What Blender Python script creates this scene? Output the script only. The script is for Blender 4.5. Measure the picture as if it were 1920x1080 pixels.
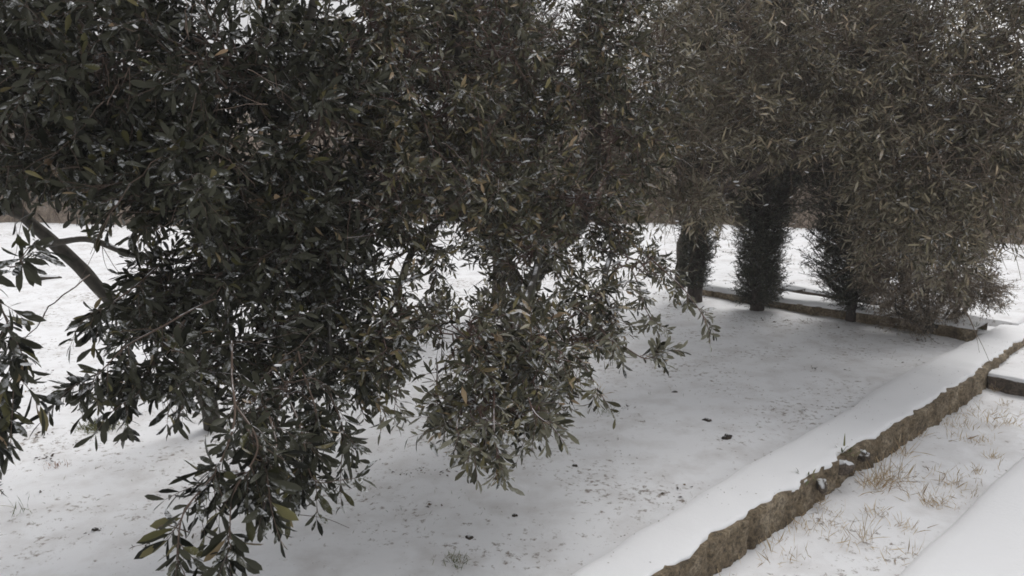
import bpy, math, random
import numpy as np
from mathutils import Vector
random.seed(7); rng = np.random.default_rng(11)
S = bpy.context.scene
for o in list(bpy.data.objects): bpy.data.objects.remove(o)

# ------------------------------------------------------------------ camera, sky, sun, exposure
F = 1500.0; PITCH = math.atan(310/F); CH = 1.6
cam = bpy.data.cameras.new('camera'); co = bpy.data.objects.new('camera', cam); S.collection.objects.link(co)
co.location = (0, 0, CH); co.rotation_euler = (math.pi/2-PITCH, 0, 0)
cam.sensor_width = 36; cam.lens = 36*F/1920; cam.clip_end = 2000; cam.clip_start = .05
cam.dof.use_dof = True; cam.dof.focus_distance = 3.0; cam.dof.aperture_fstop = 9
S.camera = co
S.render.resolution_x = 1024; S.render.resolution_y = 576
S.render.engine = 'CYCLES'
S.cycles.filter_width = 1.7
S.cycles.max_bounces = 6; S.cycles.diffuse_bounces = 4
S.view_settings.view_transform = 'Standard'; S.view_settings.look = 'None'
S.view_settings.exposure = 0.36; S.view_settings.gamma = 1
W = bpy.data.worlds.new('World'); S.world = W; W.use_nodes = True
n = W.node_tree.nodes; l = W.node_tree.links; n.clear()
sky = n.new('ShaderNodeTexSky'); sky.sky_type = 'NISHITA'; sky.sun_disc = False
sky.sun_elevation = math.radians(42); sky.sun_rotation = math.radians(30)
sky.air_density = 1.0; sky.dust_density = 6.0; sky.ozone_density = 1.0
hs = n.new('ShaderNodeHueSaturation'); hs.inputs['Saturation'].default_value = .12
mxw = n.new('ShaderNodeMix'); mxw.data_type = 'RGBA'; mxw.inputs[0].default_value = .45
mxw.inputs[7].default_value = (7.6, 7.6, 7.8, 1)       # flat cloud layer over the clear sky
bg = n.new('ShaderNodeBackground'); bg.inputs['Strength'].default_value = .105
out = n.new('ShaderNodeOutputWorld')
l.new(sky.outputs[0], hs.inputs['Color']); l.new(hs.outputs[0], mxw.inputs[6]); l.new(mxw.outputs[2], bg.inputs[0]); l.new(bg.outputs[0], out.inputs[0])
sun = bpy.data.lights.new('sun', 'SUN'); so = bpy.data.objects.new('sun', sun); S.collection.objects.link(so)
sun.energy = .9; sun.angle = math.radians(35); sun.color = (1, .97, .93)
# light comes through the cloud from behind the trees
so.rotation_euler = Vector((-.35, -.5, -.95)).to_track_quat('-Z', 'Y').to_euler()

# ------------------------------------------------------------------ helpers
def ray(u, v):
    x = (u-960)/F; z = -(v-540)/F
    return np.array([x, math.cos(PITCH)+z*math.sin(PITCH), -math.sin(PITCH)+z*math.cos(PITCH)])
def P(u, v, Y):                     # point of the place seen in direction (u,v) at distance Y
    r = ray(u, v); return r*(Y/r[1]) + np.array([0, 0, CH])
def G(u, v, z=0.):
    r = ray(u, v); return r*((z-CH)/r[2]) + np.array([0, 0, CH])

_perm = rng.random((64, 64, 64))
def noise(p, sc=1., seed=0):        # smooth value noise, p (...,3)
    q = np.asarray(p, float)*sc + seed*17.37
    i = np.floor(q).astype(int); f = q-i; f = f*f*(3-2*f); r = 0
    for a in (0, 1):
        for b in (0, 1):
            for c in (0, 1):
                w = (f[..., 0] if a else 1-f[..., 0])*(f[..., 1] if b else 1-f[..., 1])*(f[..., 2] if c else 1-f[..., 2])
                r = r + w*_perm[(i[..., 0]+a) % 64, (i[..., 1]+b) % 64, (i[..., 2]+c) % 64]
    return r*2-1
def unit(a): return a/(np.linalg.norm(a, axis=-1, keepdims=True)+1e-9)

def link(name, me, mat, parent=None, smooth=False):
    if smooth: me.polygons.foreach_set('use_smooth', np.ones(len(me.polygons), bool))
    o = bpy.data.objects.new(name, me); S.collection.objects.link(o); me.materials.append(mat)
    if parent: 
        o.parent = parent
        o.matrix_parent_inverse = parent.matrix_basis.inverted()
    return o
def mesh_np(name, V, polys, attr=None):
    """V (n,3); polys list of (m,k) index arrays"""
    me = bpy.data.meshes.new(name)
    idx = np.concatenate([q.ravel() for q in polys]).astype(np.int32)
    tot = np.concatenate([np.full(len(q), q.shape[1]) for q in polys]).astype(np.int32)
    st = np.concatenate([[0], np.cumsum(tot)[:-1]]).astype(np.int32)
    me.vertices.add(len(V)); me.vertices.foreach_set('co', np.asarray(V, np.float32).ravel())
    me.loops.add(len(idx)); me.loops.foreach_set('vertex_index', idx)
    me.polygons.add(len(tot)); me.polygons.foreach_set('loop_start', st); me.polygons.foreach_set('loop_total', tot)
    if attr is not None:
        a = me.attributes.new('rnd', 'FLOAT', 'POINT'); a.data.foreach_set('value', np.asarray(attr, np.float32))
    me.update(calc_edges=True)
    return me
class Bag:                           # collects geometry that becomes one mesh
    def __init__(s): s.V = []; s.Q = []; s.T = []; s.A = []; s.n = 0
    def add(s, V, quads=None, tris=None, rnd=None):
        V = V.reshape(-1, 3); s.V.append(V)
        if quads is not None and len(quads): s.Q.append(quads.reshape(-1, 4)+s.n)
        if tris is not None and len(tris): s.T.append(tris.reshape(-1, 3)+s.n)
        s.A.append(np.zeros(len(V)) if rnd is None else rnd.ravel()); s.n += len(V)
    def obj(s, name, mat, parent=None, smooth=False):
        pol = []
        if s.Q: pol.append(np.concatenate(s.Q))
        if s.T: pol.append(np.concatenate(s.T))
        V = np.concatenate(s.V)
        return link(name, mesh_np(name, V, pol, np.concatenate(s.A)), mat, parent, smooth)
def tubes(bag, paths, radii, sides=3):
    """paths (M,R,3), radii (M,R)"""
    M, R, _ = paths.shape
    d = np.gradient(paths, axis=1); d = unit(d)
    ref = np.where(np.abs(d[:, :1, 2:3]) > .9, np.array([1., 0, 0]), np.array([0, 0, 1.]))
    a = unit(np.cross(d, ref)); b = np.cross(d, a)
    th = np.arange(sides)*2*np.pi/sides
    V = paths[:, :, None]+radii[:, :, None, None]*(a[:, :, None]*np.cos(th)[None, None, :, None]+b[:, :, None]*np.sin(th)[None, None, :, None])
    base = (np.arange(M)*R*sides)[:, None, None]; r = (np.arange(R-1)*sides)[None, :, None]; k = np.arange(sides)[None, None, :]; k2 = (k+1) % sides
    q = np.stack(np.broadcast_arrays(base+r+k, base+r+k2, base+r+sides+k2, base+r+sides+k), -1)
    bag.add(V, quads=q, rnd=np.repeat(rng.random(M), R*sides))
LEAF_D = (np.array([[0, 0, 0], [-.22, .22, .08], [0, .22, 0], [.22, .22, .08], [-.48, .56, .14], [0, .56, .02], [.48, .56, .14], [-.40, .82, .08], [0, .82, -.02], [.40, .82, .08], [0, 1, -.1]]),
          np.array([[1, 4, 5, 2], [2, 5, 6, 3], [4, 7, 8, 5], [5, 8, 9, 6]]), np.array([[0, 1, 2], [0, 2, 3], [7, 10, 8], [8, 10, 9]]))
LEAF_M = (np.array([[0, 0, 0], [-.5, .4, .12], [.5, .4, .12], [0, .5, 0], [-.3, .78, .05], [.3, .78, .05], [0, 1, -.08]]),
          np.array([[0, 3, 4, 1], [0, 2, 5, 3]]), np.array([[3, 6, 4], [3, 5, 6]]))
LEAF_S = (np.array([[0, 0, 0], [-.5, .45, .1], [.5, .45, .1], [0, 1, -.05]]), np.zeros((0, 4), int), np.array([[0, 3, 1], [0, 2, 3]]))
def leaves(bag, pos, d, up, L, Wd, tmpl, rnd=None, curl=.14):
    N = len(pos)
    if N == 0: return
    d = unit(d); x = unit(np.cross(d, up)); z = np.cross(x, d)
    T, q, t = tmpl
    c = (curl*rng.normal(.6, 1, N))[:, None, None]
    tv = T[None]
    V = pos[:, None]+x[:, None]*(tv[..., 0:1]*Wd[:, None, None])+d[:, None]*(tv[..., 1:2]*L[:, None, None])\
        + z[:, None]*(tv[..., 2:3]*Wd[:, None, None]-c*tv[..., 1:2]**2*L[:, None, None])
    off = (np.arange(N)*len(T))[:, None, None]
    if rnd is None: rnd = rng.random(N)
    bag.add(V, quads=(q[None]+off) if len(q) else None, tris=t[None]+off, rnd=np.repeat(rnd, len(T)))
def twigs(lb, tb, B, D, L, K, leafL, leafW, tmpl, droop=.3, r=.0013, start=.15, spread=1.25, tipcluster=True):
    """leafy twigs: B base, D direction, L length (M,)"""
    M = len(B)
    if M == 0: return
    D = unit(D)
    R = 4; tt = np.linspace(0, 1, R)
    side = rng.normal(0, .12, (M, 3))
    def cv(t):
        return B[:, None]+D[:, None]*(L[:, None, None]*t[None, :, None])+(np.array([0, 0, -1.])*droop+side[:, None])*(L[:, None, None]*t[None, :, None]**2)
    tubes(tb, cv(tt), np.linspace(r*1.3, r*.6, R)[None]*np.ones((M, 1)), 3)
    t = np.linspace(start, 1, K); p = cv(t); tang = unit(D[:, None]+2*t[None, :, None]*(np.array([0, 0, -1.])*droop+side[:, None]))
    # opposite pairs, each pair turned 90 degrees or so
    ref = unit(rng.normal(size=(M, 3))); a = unit(np.cross(D, ref))
    a = a[:, None]*np.ones((1, K, 1)); b = unit(np.cross(tang, a)); a = np.cross(b, tang)
    ang = (np.arange(K)*math.pi*.5+.3)[None]+rng.normal(0, .35, (M, K))
    for sgn in (0, math.pi):
        keep = rng.random((M, K)) < .88
        an = ang+sgn
        rad = a*np.cos(an)[..., None]+b*np.sin(an)[..., None]
        sp = spread*(1.15-.55*t)[None, :, None]*rng.uniform(.7, 1.25, (M, K, 1))
        dd = unit(tang+rad*sp+rng.normal(0, .2, (M, K, 3)))
        up = unit(np.array([0, 0, .55])+tang*.6+rng.normal(0, .5, (M, K, 3)))
        LL = leafL*rng.uniform(.7, 1.15, (M, 1))*rng.uniform(.5, 1.12, (M, K))*(1-.25*(t[None]-.5)**2*4*.6)
        leaves(lb, p[keep], dd[keep], up[keep], LL[keep], (LL*leafW/leafL*rng.uniform(.8, 1.15, (M, K)))[keep], tmpl)

# ------------------------------------------------------------------ materials
def mat(name):
    m = bpy.data.materials.new(name); m.use_nodes = True; return m, m.node_tree.nodes, m.node_tree.links, m.node_tree.nodes['Principled BSDF']
def ramp(n, pts):
    r = n.new('ShaderNodeValToRGB'); e = r.color_ramp.elements
    while len(e) < len(pts): e.new(.5)
    for q, (p, c) in zip(e, pts): q.position = p; q.color = (*c, 1) if len(c) == 3 else c
    return r
def tex(n, l, kind, scale, detail=4, rough=.6, src=None):
    t = n.new(kind); t.inputs['Scale'].default_value = scale
    if kind == 'ShaderNodeTexNoise': t.inputs['Detail'].default_value = detail; t.inputs['Roughness'].default_value = rough
    if src: l.new(src, t.inputs['Vector'])
    return t
def maprange(n, l, src, a, b, c=0., d=1.):
    m = n.new('ShaderNodeMapRange'); l.new(src, m.inputs[0])
    for i, v in zip((1, 2, 3, 4), (a, b, c, d)): m.inputs[i].default_value = v
    return m
def mul(n, l, a, b):
    m = n.new('ShaderNodeMath'); m.operation = 'MULTIPLY'; l.new(a, m.inputs[0])
    if isinstance(b, (int, float)): m.inputs[1].default_value = b
    else: l.new(b, m.inputs[1])
    return m
def mixc(n, l, fac, a, b):
    m = n.new('ShaderNodeMix'); m.data_type = 'RGBA'
    if isinstance(fac, float): m.inputs[0].default_value = fac
    else: l.new(fac, m.inputs[0])
    for i, c in ((6, a), (7, b)):
        if isinstance(c, tuple): m.inputs[i].default_value = (*c, 1)
        else: l.new(c, m.inputs[i])
    return m
def leaf_mat(name, pts, under, snow=.35, snowthr=.6, rough=.45, spec=.4):
    m, n, l, p = mat(name)
    at = n.new('ShaderNodeAttribute'); at.attribute_name = 'rnd'
    r = ramp(n, pts); l.new(at.outputs['Fac'], r.inputs[0])
    geo = n.new('ShaderNodeNewGeometry')
    m1 = mixc(n, l, geo.outputs['Backfacing'], r.outputs[0], under)
    sep = n.new('ShaderNodeSeparateXYZ'); l.new(geo.outputs['Normal'], sep.inputs[0])
    f1 = maprange(n, l, sep.outputs['Z'], .35, .75)
    tc = n.new('ShaderNodeTexCoord')
    nz = tex(n, l, 'ShaderNodeTexNoise', 85, 3, .6, tc.outputs['Object'])
    f2 = maprange(n, l, nz.outputs[0], snowthr-.06, snowthr+.06)
    w = n.new('ShaderNodeTexWhiteNoise'); w.noise_dimensions = '1D'; l.new(at.outputs['Fac'], w.inputs['W'])
    f3 = maprange(n, l, w.outputs[0], 1-snow, 1-snow+.05)
    a = mul(n, l, f1.outputs[0], f2.outputs[0]); a = mul(n, l, a.outputs[0], f3.outputs[0])
    m2 = mixc(n, l, a.outputs[0], m1.outputs[2], (.56, .57, .585))
    l.new(m2.outputs[2], p.inputs['Base Color'])
    rr = maprange(n, l, a.outputs[0], 0, 1, rough, .9); l.new(rr.outputs[0], p.inputs['Roughness'])
    p.inputs['Specular IOR Level'].default_value = spec
    return m
def bark_mat(name, c1, c2, snow=True, sc=30, thr=.75):
    m, n, l, p = mat(name)
    tc = n.new('ShaderNodeTexCoord'); nz = tex(n, l, 'ShaderNodeTexNoise', sc, 6, .7, tc.outputs['Object'])
    r = ramp(n, [(.3, c1), (.7, c2)]); l.new(nz.outputs[0], r.inputs[0]); col = r.outputs[0]
    if snow:
        geo = n.new('ShaderNodeNewGeometry'); sep = n.new('ShaderNodeSeparateXYZ'); l.new(geo.outputs['Normal'], sep.inputs[0])
        f = maprange(n, l, sep.outputs['Z'], thr, thr+.15); n2 = tex(n, l, 'ShaderNodeTexNoise', 9, 3, .6, tc.outputs['Object'])
        g = maprange(n, l, n2.outputs[0], .5, .58); a = mul(n, l, f.outputs[0], g.outputs[0])
        col = mixc(n, l, a.outputs[0], col, (.78, .79, .82)).outputs[2]
    l.new(col, p.inputs['Base Color']); p.inputs['Roughness'].default_value = .9
    b = n.new('ShaderNodeBump'); b.inputs['Strength'].default_value = .6; b.inputs['Distance'].default_value = .01; l.new(nz.outputs[0], b.inputs['Height']); l.new(b.outputs[0], p.inputs['Normal'])
    return m
def snow_mat(name, dirt=0., tint=(.84, .845, .862)):
    m, n, l, p = mat(name)
    tc = n.new('ShaderNodeTexCoord')
    n1 = tex(n, l, 'ShaderNodeTexNoise', 1.3, 5, .6, tc.outputs['Object'])
    r = ramp(n, [(.3, tuple(c*.95 for c in tint)), (.7, tint)]); l.new(n1.outputs[0], r.inputs[0]); col = r.outputs[0]
    if dirt:
        # thin snow: soil and litter show through in small spots, more of them in some patches
        n2 = tex(n, l, 'ShaderNodeTexNoise', 26, 6, .75, tc.outputs['Object'])
        n3 = tex(n, l, 'ShaderNodeTexNoise', 1.7, 3, .5, tc.outputs['Object'])
        ad = n.new('ShaderNodeMath'); ad.operation = 'ADD'; l.new(n2.outputs[0], ad.inputs[0])
        k = maprange(n, l, n3.outputs[0], .35, .7, -.09, .05); l.new(k.outputs[0], ad.inputs[1])
        f = maprange(n, l, ad.outputs[0], .545, .64, 0, dirt)
        col = mixc(n, l, f.outputs[0], col, (.16, .12, .085)).outputs[2]
        n4 = tex(n, l, 'ShaderNodeTexNoise', 5, 5, .6, tc.outputs['Object'])
        f4 = maprange(n, l, n4.outputs[0], .46, .72, 0, .42*dirt)
        col = mixc(n, l, f4.outputs[0], col, (.38, .34, .31)).outputs[2]
    l.new(col, p.inputs['Base Color']); p.inputs['Roughness'].default_value = .85; p.inputs['Specular IOR Level'].default_value = .2
    nb = tex(n, l, 'ShaderNodeTexNoise', 45, 5, .7, tc.outputs['Object'])
    b = n.new('ShaderNodeBump'); b.inputs['Strength'].default_value = .35; b.inputs['Distance'].default_value = .006; l.new(nb.outputs[0], b.inputs['Height']); l.new(b.outputs[0], p.inputs['Normal'])
    return m
def stone_mat(name, a, b_, c_, slo=.45, shi=.7):
    m, n, l, p = mat(name); tc = n.new('ShaderNodeTexCoord')
    n1 = tex(n, l, 'ShaderNodeTexNoise', 7, 8, .7, tc.outputs['Object']); r = ramp(n, [(.3, a), (.5, b_), (.68, c_)]); l.new(n1.outputs[0], r.inputs[0])
    n2 = tex(n, l, 'ShaderNodeTexNoise', 55, 6, .8, tc.outputs['Object']); k = maprange(n, l, n2.outputs[0], .38, .62, .35, 1.5)
    v = n.new('ShaderNodeVectorMath'); v.operation = 'SCALE'; l.new(r.outputs[0], v.inputs[0]); l.new(k.outputs[0], v.inputs['Scale'])
    # rime and snow caught on small ledges
    geo = n.new('ShaderNodeNewGeometry'); sep = n.new('ShaderNodeSeparateXYZ'); l.new(geo.outputs['Normal'], sep.inputs[0])
    f = maprange(n, l, sep.outputs['Z'], slo, shi)
    mm = mixc(n, l, f.outputs[0], v.outputs[0], (.78, .79, .81))
    l.new(mm.outputs[2], p.inputs['Base Color']); p.inputs['Roughness'].default_value = .95
    b = n.new('ShaderNodeBump'); b.inputs['Strength'].default_value = .8; b.inputs['Distance'].default_value = .012; l.new(n2.outputs[0], b.inputs['Height']); l.new(b.outputs[0], p.inputs['Normal'])
    return m
OLD = [(0, (.006, .007, .004)), (.45, (.011, .0125, .006)), (.72, (.028, .029, .013)), (.86, (.11, .105, .042)), (.96, (.18, .155, .075)), (1, (.34, .24, .15))]
M_leafA = leaf_mat('olive_leaf_dark', OLD, (.045, .046, .030), .42, .52, .36, .14)
M_leafB = leaf_mat('olive_leaf_grey', [(0, (.020, .021, .011)), (.4, (.038, .038, .020)), (.7, (.085, .078, .038)), (.86, (.17, .15, .065)), (1, (.32, .23, .14))], (.15, .145, .10), .45, .49, .38, .25)
M_leafC = leaf_mat('olive_leaf_tan', [(0, (.040, .037, .023)), (.4, (.092, .083, .050)), (.7, (.19, .168, .105)), (.9, (.33, .285, .19)), (1, (.46, .36, .25))], (.27, .242, .175), .38, .50, .4, .2)
M_con = leaf_mat('conifer_needles', [(0, (.038, .044, .032)), (.6, (.075, .082, .058)), (.9, (.14, .13, .09)), (1, (.20, .165, .12))], (.09, .095, .07), .25, .56, .7)
M_shrub = leaf_mat('shrub_leaf', [(0, (.08, .068, .050)), (.5, (.17, .14, .10)), (.85, (.28, .23, .17)), (1, (.38, .31, .23))], (.30, .25, .19), .3, .52, .7)
M_twig = bark_mat('twig_bark', (.085, .058, .044), (.16, .115, .09), True, 30, .8)
M_twigr = bark_mat('red_twig_bark', (.095, .058, .046), (.18, .115, .095), True, 30, .8)
M_twigc = bark_mat('grey_twig_bark', (.09, .066, .048), (.20, .155, .11), True, 30, .8)
M_bark = bark_mat('olive_bark', (.022, .020, .016), (.075, .066, .052))
M_barkd = bark_mat('conifer_bark', (.030, .024, .020), (.08, .06, .05))
M_bed = snow_mat('thin_snow_over_soil', .85)
M_snow = snow_mat('smooth_snow', 0, (.83, .835, .85))
M_stone = stone_mat('brown_stone', (.075, .055, .034), (.20, .155, .10), (.38, .32, .235))
M_wall = stone_mat('bare_brown_stone', (.075, .055, .034), (.20, .155, .10), (.38, .32, .235), 2, 3)
M_stoned = stone_mat('dark_stone', (.040, .033, .028), (.10, .08, .062), (.19, .15, .12))
M_bank = stone_mat('dry_earth', (.12, .092, .068), (.23, .18, .14), (.33, .27, .22), .97, 1.0)
M_clod = stone_mat('dark_soil', (.020, .017, .014), (.045, .036, .028), (.09, .07, .05), .93, 1.0)
def flat_mat(name, pts, rough=.9):
    m, n, l, p = mat(name); at = n.new('ShaderNodeAttribute'); at.attribute_name = 'rnd'
    r = ramp(n, pts); l.new(at.outputs['Fac'], r.inputs[0]); l.new(r.outputs[0], p.inputs['Base Color']); p.inputs['Roughness'].default_value = rough
    return m
M_dry = flat_mat('dry_grass', [(0, (.28, .175, .09)), (.5, (.50, .37, .20)), (1, (.66, .53, .35))])
M_green = flat_mat('winter_grass', [(0, (.07, .09, .04)), (.5, (.13, .15, .06)), (1, (.25, .22, .10))])
M_red = flat_mat('russet_grass', [(0, (.22, .11, .07)), (1, (.42, .24, .16))])
M_lit = flat_mat('leaf_litter', [(0, (.035, .03, .025)), (.6, (.09, .07, .05)), (1, (.20, .14, .09))])
M_brush = flat_mat('dry_brush', [(0, (.10, .075, .055)), (.5, (.20, .155, .115)), (1, (.33, .27, .20))])

# ------------------------------------------------------------------ tags
def tag(o, label, cat, group=None):
    o['label'] = label; o['category'] = cat
    if group: o['group'] = group
    return o
def kind(o, k): o['kind'] = k; return o
def empty(name, loc, label, cat, group=None):
    o = bpy.data.objects.new(name, None); S.collection.objects.link(o); o.location = [float(c) for c in loc]; o.empty_display_size = .1
    return tag(o, label, cat, group)

# ------------------------------------------------------------------ ground, in wall coordinates: s along the garden wall, t to its left
O2 = np.array([.51, 2.5]); DS = np.array([.722, .692]); DT = np.array([-.692, .722])
def ST(s, t, z=0.):
    s, t, z = np.broadcast_arrays(np.asarray(s, float), np.asarray(t, float), np.asarray(z, float))
    xy = O2+s[..., None]*DS+t[..., None]*DT
    return np.concatenate([xy, z[..., None]], -1)
def toST(p): q = np.asarray(p)[..., :2]-O2; return q@DS, q@DT
S1, S1B, S2 = 4.36, 4.80, 3.50
def gh(s, t):                         # ground height
    left = t > 0
    g_ = np.clip((s-S1+.6)/2.2, 0, 1); k_ = np.clip((t-1.9)/.6, 0, 1)
    z = np.where(left, (1-k_)*np.where(s < S1+.1, 0., np.where(s < S1B, .055, .10))+k_*.10*g_*g_*(3-2*g_), np.where(s < S2+.03, -.075, .02))
    return z
def spaced(lo, hi, fine_lo, fine_hi, step, breaks, far=1.22):
    a = list(np.arange(fine_lo, fine_hi, step))
    for b in breaks: a = [x for x in a if abs(x-b) > .012]+[b-.004, b+.004]
    x, st = fine_hi, step
    while x < hi: x += st; st *= far; a.append(x)
    x, st = fine_lo, step
    while x > lo: x -= st; st *= far; a.append(x)
    return np.array(sorted(a))
ss = spaced(-150, 150, -2.2, 7.0, .05, [S1+.1, S1B, S2+.03]); ts = spaced(-150, 150, -1.2, 6.2, .05, [.15])
def grid_mesh(name, X, mask=None):
    a, b = X.shape[:2]; i = np.arange(a*b).reshape(a, b)
    q = np.stack([i[:-1, :-1], i[1:, :-1], i[1:, 1:], i[:-1, 1:]], -1).reshape(-1, 4)
    return mesh_np(name, X.reshape(-1, 3), [q])
gs, gt = np.meshgrid(ss, ts, indexing='ij')
X = ST(gs, gt, 0); z = gh(gs, gt-.15)
z = z+.014*noise(X, .9, 1)+.011*noise(X, 3.2, 2)+.006*noise(X, 9, 3)
X[..., 2] = z
kind(link('snowy_ground', grid_mesh('snowy_ground', X), M_bed, None, True), 'structure')
def ground_z(x, y):
    s, t = toST(np.array([x, y])); p = np.array([x, y, 0.])
    return float(gh(s, t-.15))+.014*noise(p, .9, 1)+.011*noise(p, 3.2, 2)+.006*noise(p, 9, 3)

# snow-covered path at the right, slightly raised, soft rounded edge
sp = np.concatenate([np.arange(-3, 9, .06), np.arange(9, 60, 1.5)]); prof = [(-.50, -.10), (-.502, -.06), (-.512, -.035), (-.535, -.018), (-.58, -.010), (-.65, -.008), (-.72, -.008), (-.8, -.008), (-.88, -.008), (-.97, -.007), (-1.07, -.007), (-1.2, -.007), (-1.35, -.007), (-1.6, -.007), (-2.2, -.007), (-3, -.007)]
X = np.zeros((len(sp), len(prof), 3))
for j, (t, zz) in enumerate(prof):
    wob = .012*noise(np.stack([sp, sp*0, sp*0], -1), 2.2, 5)+.006*noise(np.stack([sp, sp*0, sp*0], -1), 9, 6)
    X[:, j] = ST(sp, t+wob*.45*(j < 6), zz+.010*noise(ST(sp, t), 1.8, 8)+.004*noise(ST(sp, t), 7, 9))
kind(link('snowy_path', grid_mesh('snowy_path', X), M_snow, None, True), 'structure')

# ------------------------------------------------------------------ walls
JO = np.cumsum(np.random.default_rng(5).uniform(.10, .34, 90))-3.0
def noisy_box_wall(name, path_s, tfun, zlo, zhi, thick, along_s=True, mat_=M_stone, parent=None, amp=.014, seed=3, jag=.012):
    """a low rough stone wall; path_s coordinate along it; front face noisy, closed box"""
    n_ = len(path_s); rows = 9
    prof = []
    for j in range(rows): prof.append((0., j/(rows-1)))            # front face bottom to top
    for k in range(1, 5): prof.append((k/4, 1.))                    # top
    prof.append((1., 0.))
    X = np.zeros((n_, len(prof), 3))
    for j, (a, b) in enumerate(prof):
        zt = zhi(path_s) if callable(zhi) else zhi+path_s*0
        zt = zt+jag*noise(np.stack([path_s, path_s*0, path_s*0], -1), 6, seed+3)+jag*.6*noise(np.stack([path_s, path_s*0, path_s*0], -1), 19, seed+4)
        zz = zlo+(zt-zlo)*b
        t = tfun(path_s)+a*thick
        p = ST(path_s, t, zz) if along_s else ST(t, path_s, zz)
        d = amp*(noise(p, 9, seed)*1.0+noise(p, 27, seed+1)*.6+noise(p, 60, seed+2)*.35) if a < .5 else 0*zz
        jt = 0
        if a < .5:
            sh = path_s+.012*noise(np.stack([path_s, path_s*0, zz], -1), 25, seed+8)
            dj = np.min(np.abs(sh[:, None]-JO[None]), 1); jt = .016*np.exp(-(dj/.011)**2)
            lev = np.searchsorted(JO, path_s); jt = jt+.012*np.sin(lev*12.9898)
        t2 = t-np.abs(d)*1.2*(0 if a > .5 else 1)+jt
        X[:, j] = ST(path_s, t2, zz) if along_s else ST(t2, path_s, zz)
    me = grid_mesh(name, X)
    return link(name, me, mat_, parent, False)
def snow_cap(name, path_s, t0, t1, zbase, ztop, along_s=True, parent=None, seed=20, edge=.010, soft=.10, overh=.006):
    fr = [(0, .0), (0, .35), (.02, .75), (.07, .95), (.18, 1.0), (.4, 1.0), (.65, 1.0), (.8, .9), (.93, .55), (1.0, .0)]
    X = np.zeros((len(path_s), len(fr), 3)); q = np.stack([path_s, path_s*0, path_s*0], -1)
    e0 = edge*.8*noise(q, 4, seed)+edge*.6*noise(q, 15, seed+1)+edge*.5*noise(q, 40, seed+2)+edge*.5*np.clip(noise(q, 7, seed+7)-.1, 0, 1); e1 = .02*noise(q, 1.6, seed+2)+.01*noise(q, 6, seed+3)
    for j, (a, b) in enumerate(fr):
        lo, hi = t0(path_s)-overh+e0, t1(path_s)+e1
        t = lo+(hi-lo)*a
        zb = zbase(path_s) if callable(zbase) else zbase+0*path_s
        zz = zb+(ztop-zb)*b+(.007*noise(q+np.array([0, a*.3, 0]), 3, seed+5)+.0045*noise(q+np.array([0, a*.3, 0]), 11, seed+6) if b > .8 else 0)
        X[:, j] = ST(path_s, t, zz) if along_s else ST(t, path_s, zz)
    return link(name, grid_mesh(name, X), M_snow, parent, True)
base = ST(-1.5, 0, -.06)
w1 = empty('stone_wall', base, 'long low brown stone garden wall with a broad smooth band of snow on top', 'wall')
sw = np.arange(-2.4, 8.5, .02)
t0 = lambda s: .006*np.sin(s*1.7)+.004*np.sin(s*5.1)
noisy_box_wall('wall_face', sw, t0, -.12, .066, .15, True, M_wall, w1, .018, 31, .012)
snow_cap('snow_cap', sw, t0, lambda s: np.interp(s, [-2, -.3, 1.1, 3], [.20, .205, .285, .30])+.012*np.sin(s*2.3+1), .057, .080, True, w1, 40, .022, .10, -.014)
# broken stretch of the wall with loosened stones
def rock(name, c, r, sc, mat_, parent=None, seed=0, flat=1., res=10):
    th = np.linspace(0, np.pi, res); ph = np.linspace(0, 2*np.pi, res*2)[:-1]
    V = []
    for a in th:
        for b in ph: V.append((math.sin(a)*math.cos(b), math.sin(a)*math.sin(b), math.cos(a)))
    V = np.array(V); k = 1+.45*noise(V, 1.6, seed)+.32*noise(V, 4, seed+1)
    V = V*k[:, None]*np.array(sc)*r; V[:, 2] *= flat; V += np.array(c)
    m_ = len(ph); i = np.arange(len(V)).reshape(res, m_); j = np.roll(i, -1, 1)
    q = np.stack([i[:-1], i[1:], j[1:], j[:-1]], -1).reshape(-1, 4)
    return link(name, mesh_np(name, V, [q]), mat_, parent)
for k, (s, r, lab) in enumerate([(1.42, .032, 'jagged brown stone standing out of the wall face beside its snowy top'), (1.20, .028, 'small dark stone jutting from the broken stretch of the garden wall'), (1.63, .026, 'flat broken stone sticking up at the snow edge of the wall')]):
    o = rock('loose_stone', (0, 0, 0), r, (1.2, .9, 1.), M_stoned, None, 50+k*5); p = ST(s, -.012, .03-.02*(k == 1)); o.location = [float(c) for c in p]
    o.rotation_euler = (0, 0, k*1.3); tag(o, lab, 'stone')
# wall across the bed (left of the main wall)
w2 = empty('cross_wall', ST(S1, .3, 0), 'low brown stone edging wall across the snowy bed, snow on top', 'wall')
tw = np.arange(.31, 2.62, .02); tk = np.arange(1.0, 2.35, .02)
s0 = lambda t: S1+.02*np.sin(t*2.1)-.03*(t-.3)
zh = lambda t: .105-.018*(t-.3)+.016*noise(np.stack([t, t*0, t*0], -1), 2.6, 77)*np.clip(t-.8, 0, 1)
noisy_box_wall('wall_face', tw, s0, -.04, zh, .24, False, M_stone, w2, .014, 61, .009)
snow_cap('snow_cap', tw, s0, lambda t: S1+.30-.03*(t-.3), lambda t: zh(t)-.010, .118, False, w2, 70, .012)
kb = empty('rear_kerb', ST(S1B, .3, 0), 'thin dark stone kerb behind the edging wall, under the shrub and conifers', 'kerb')
noisy_box_wall('kerb_face', tk, lambda t: S1B-.05-.03*(t-.3), .0, lambda t: .118-.004*t, .10, False, M_stoned, kb, .012, 81, .022)
snow_cap('snow_cap', tk, lambda t: S1B-.05-.03*(t-.3), lambda t: S1B+.10-.03*(t-.3), .108, .138, False, kb, 90, .01)
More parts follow.
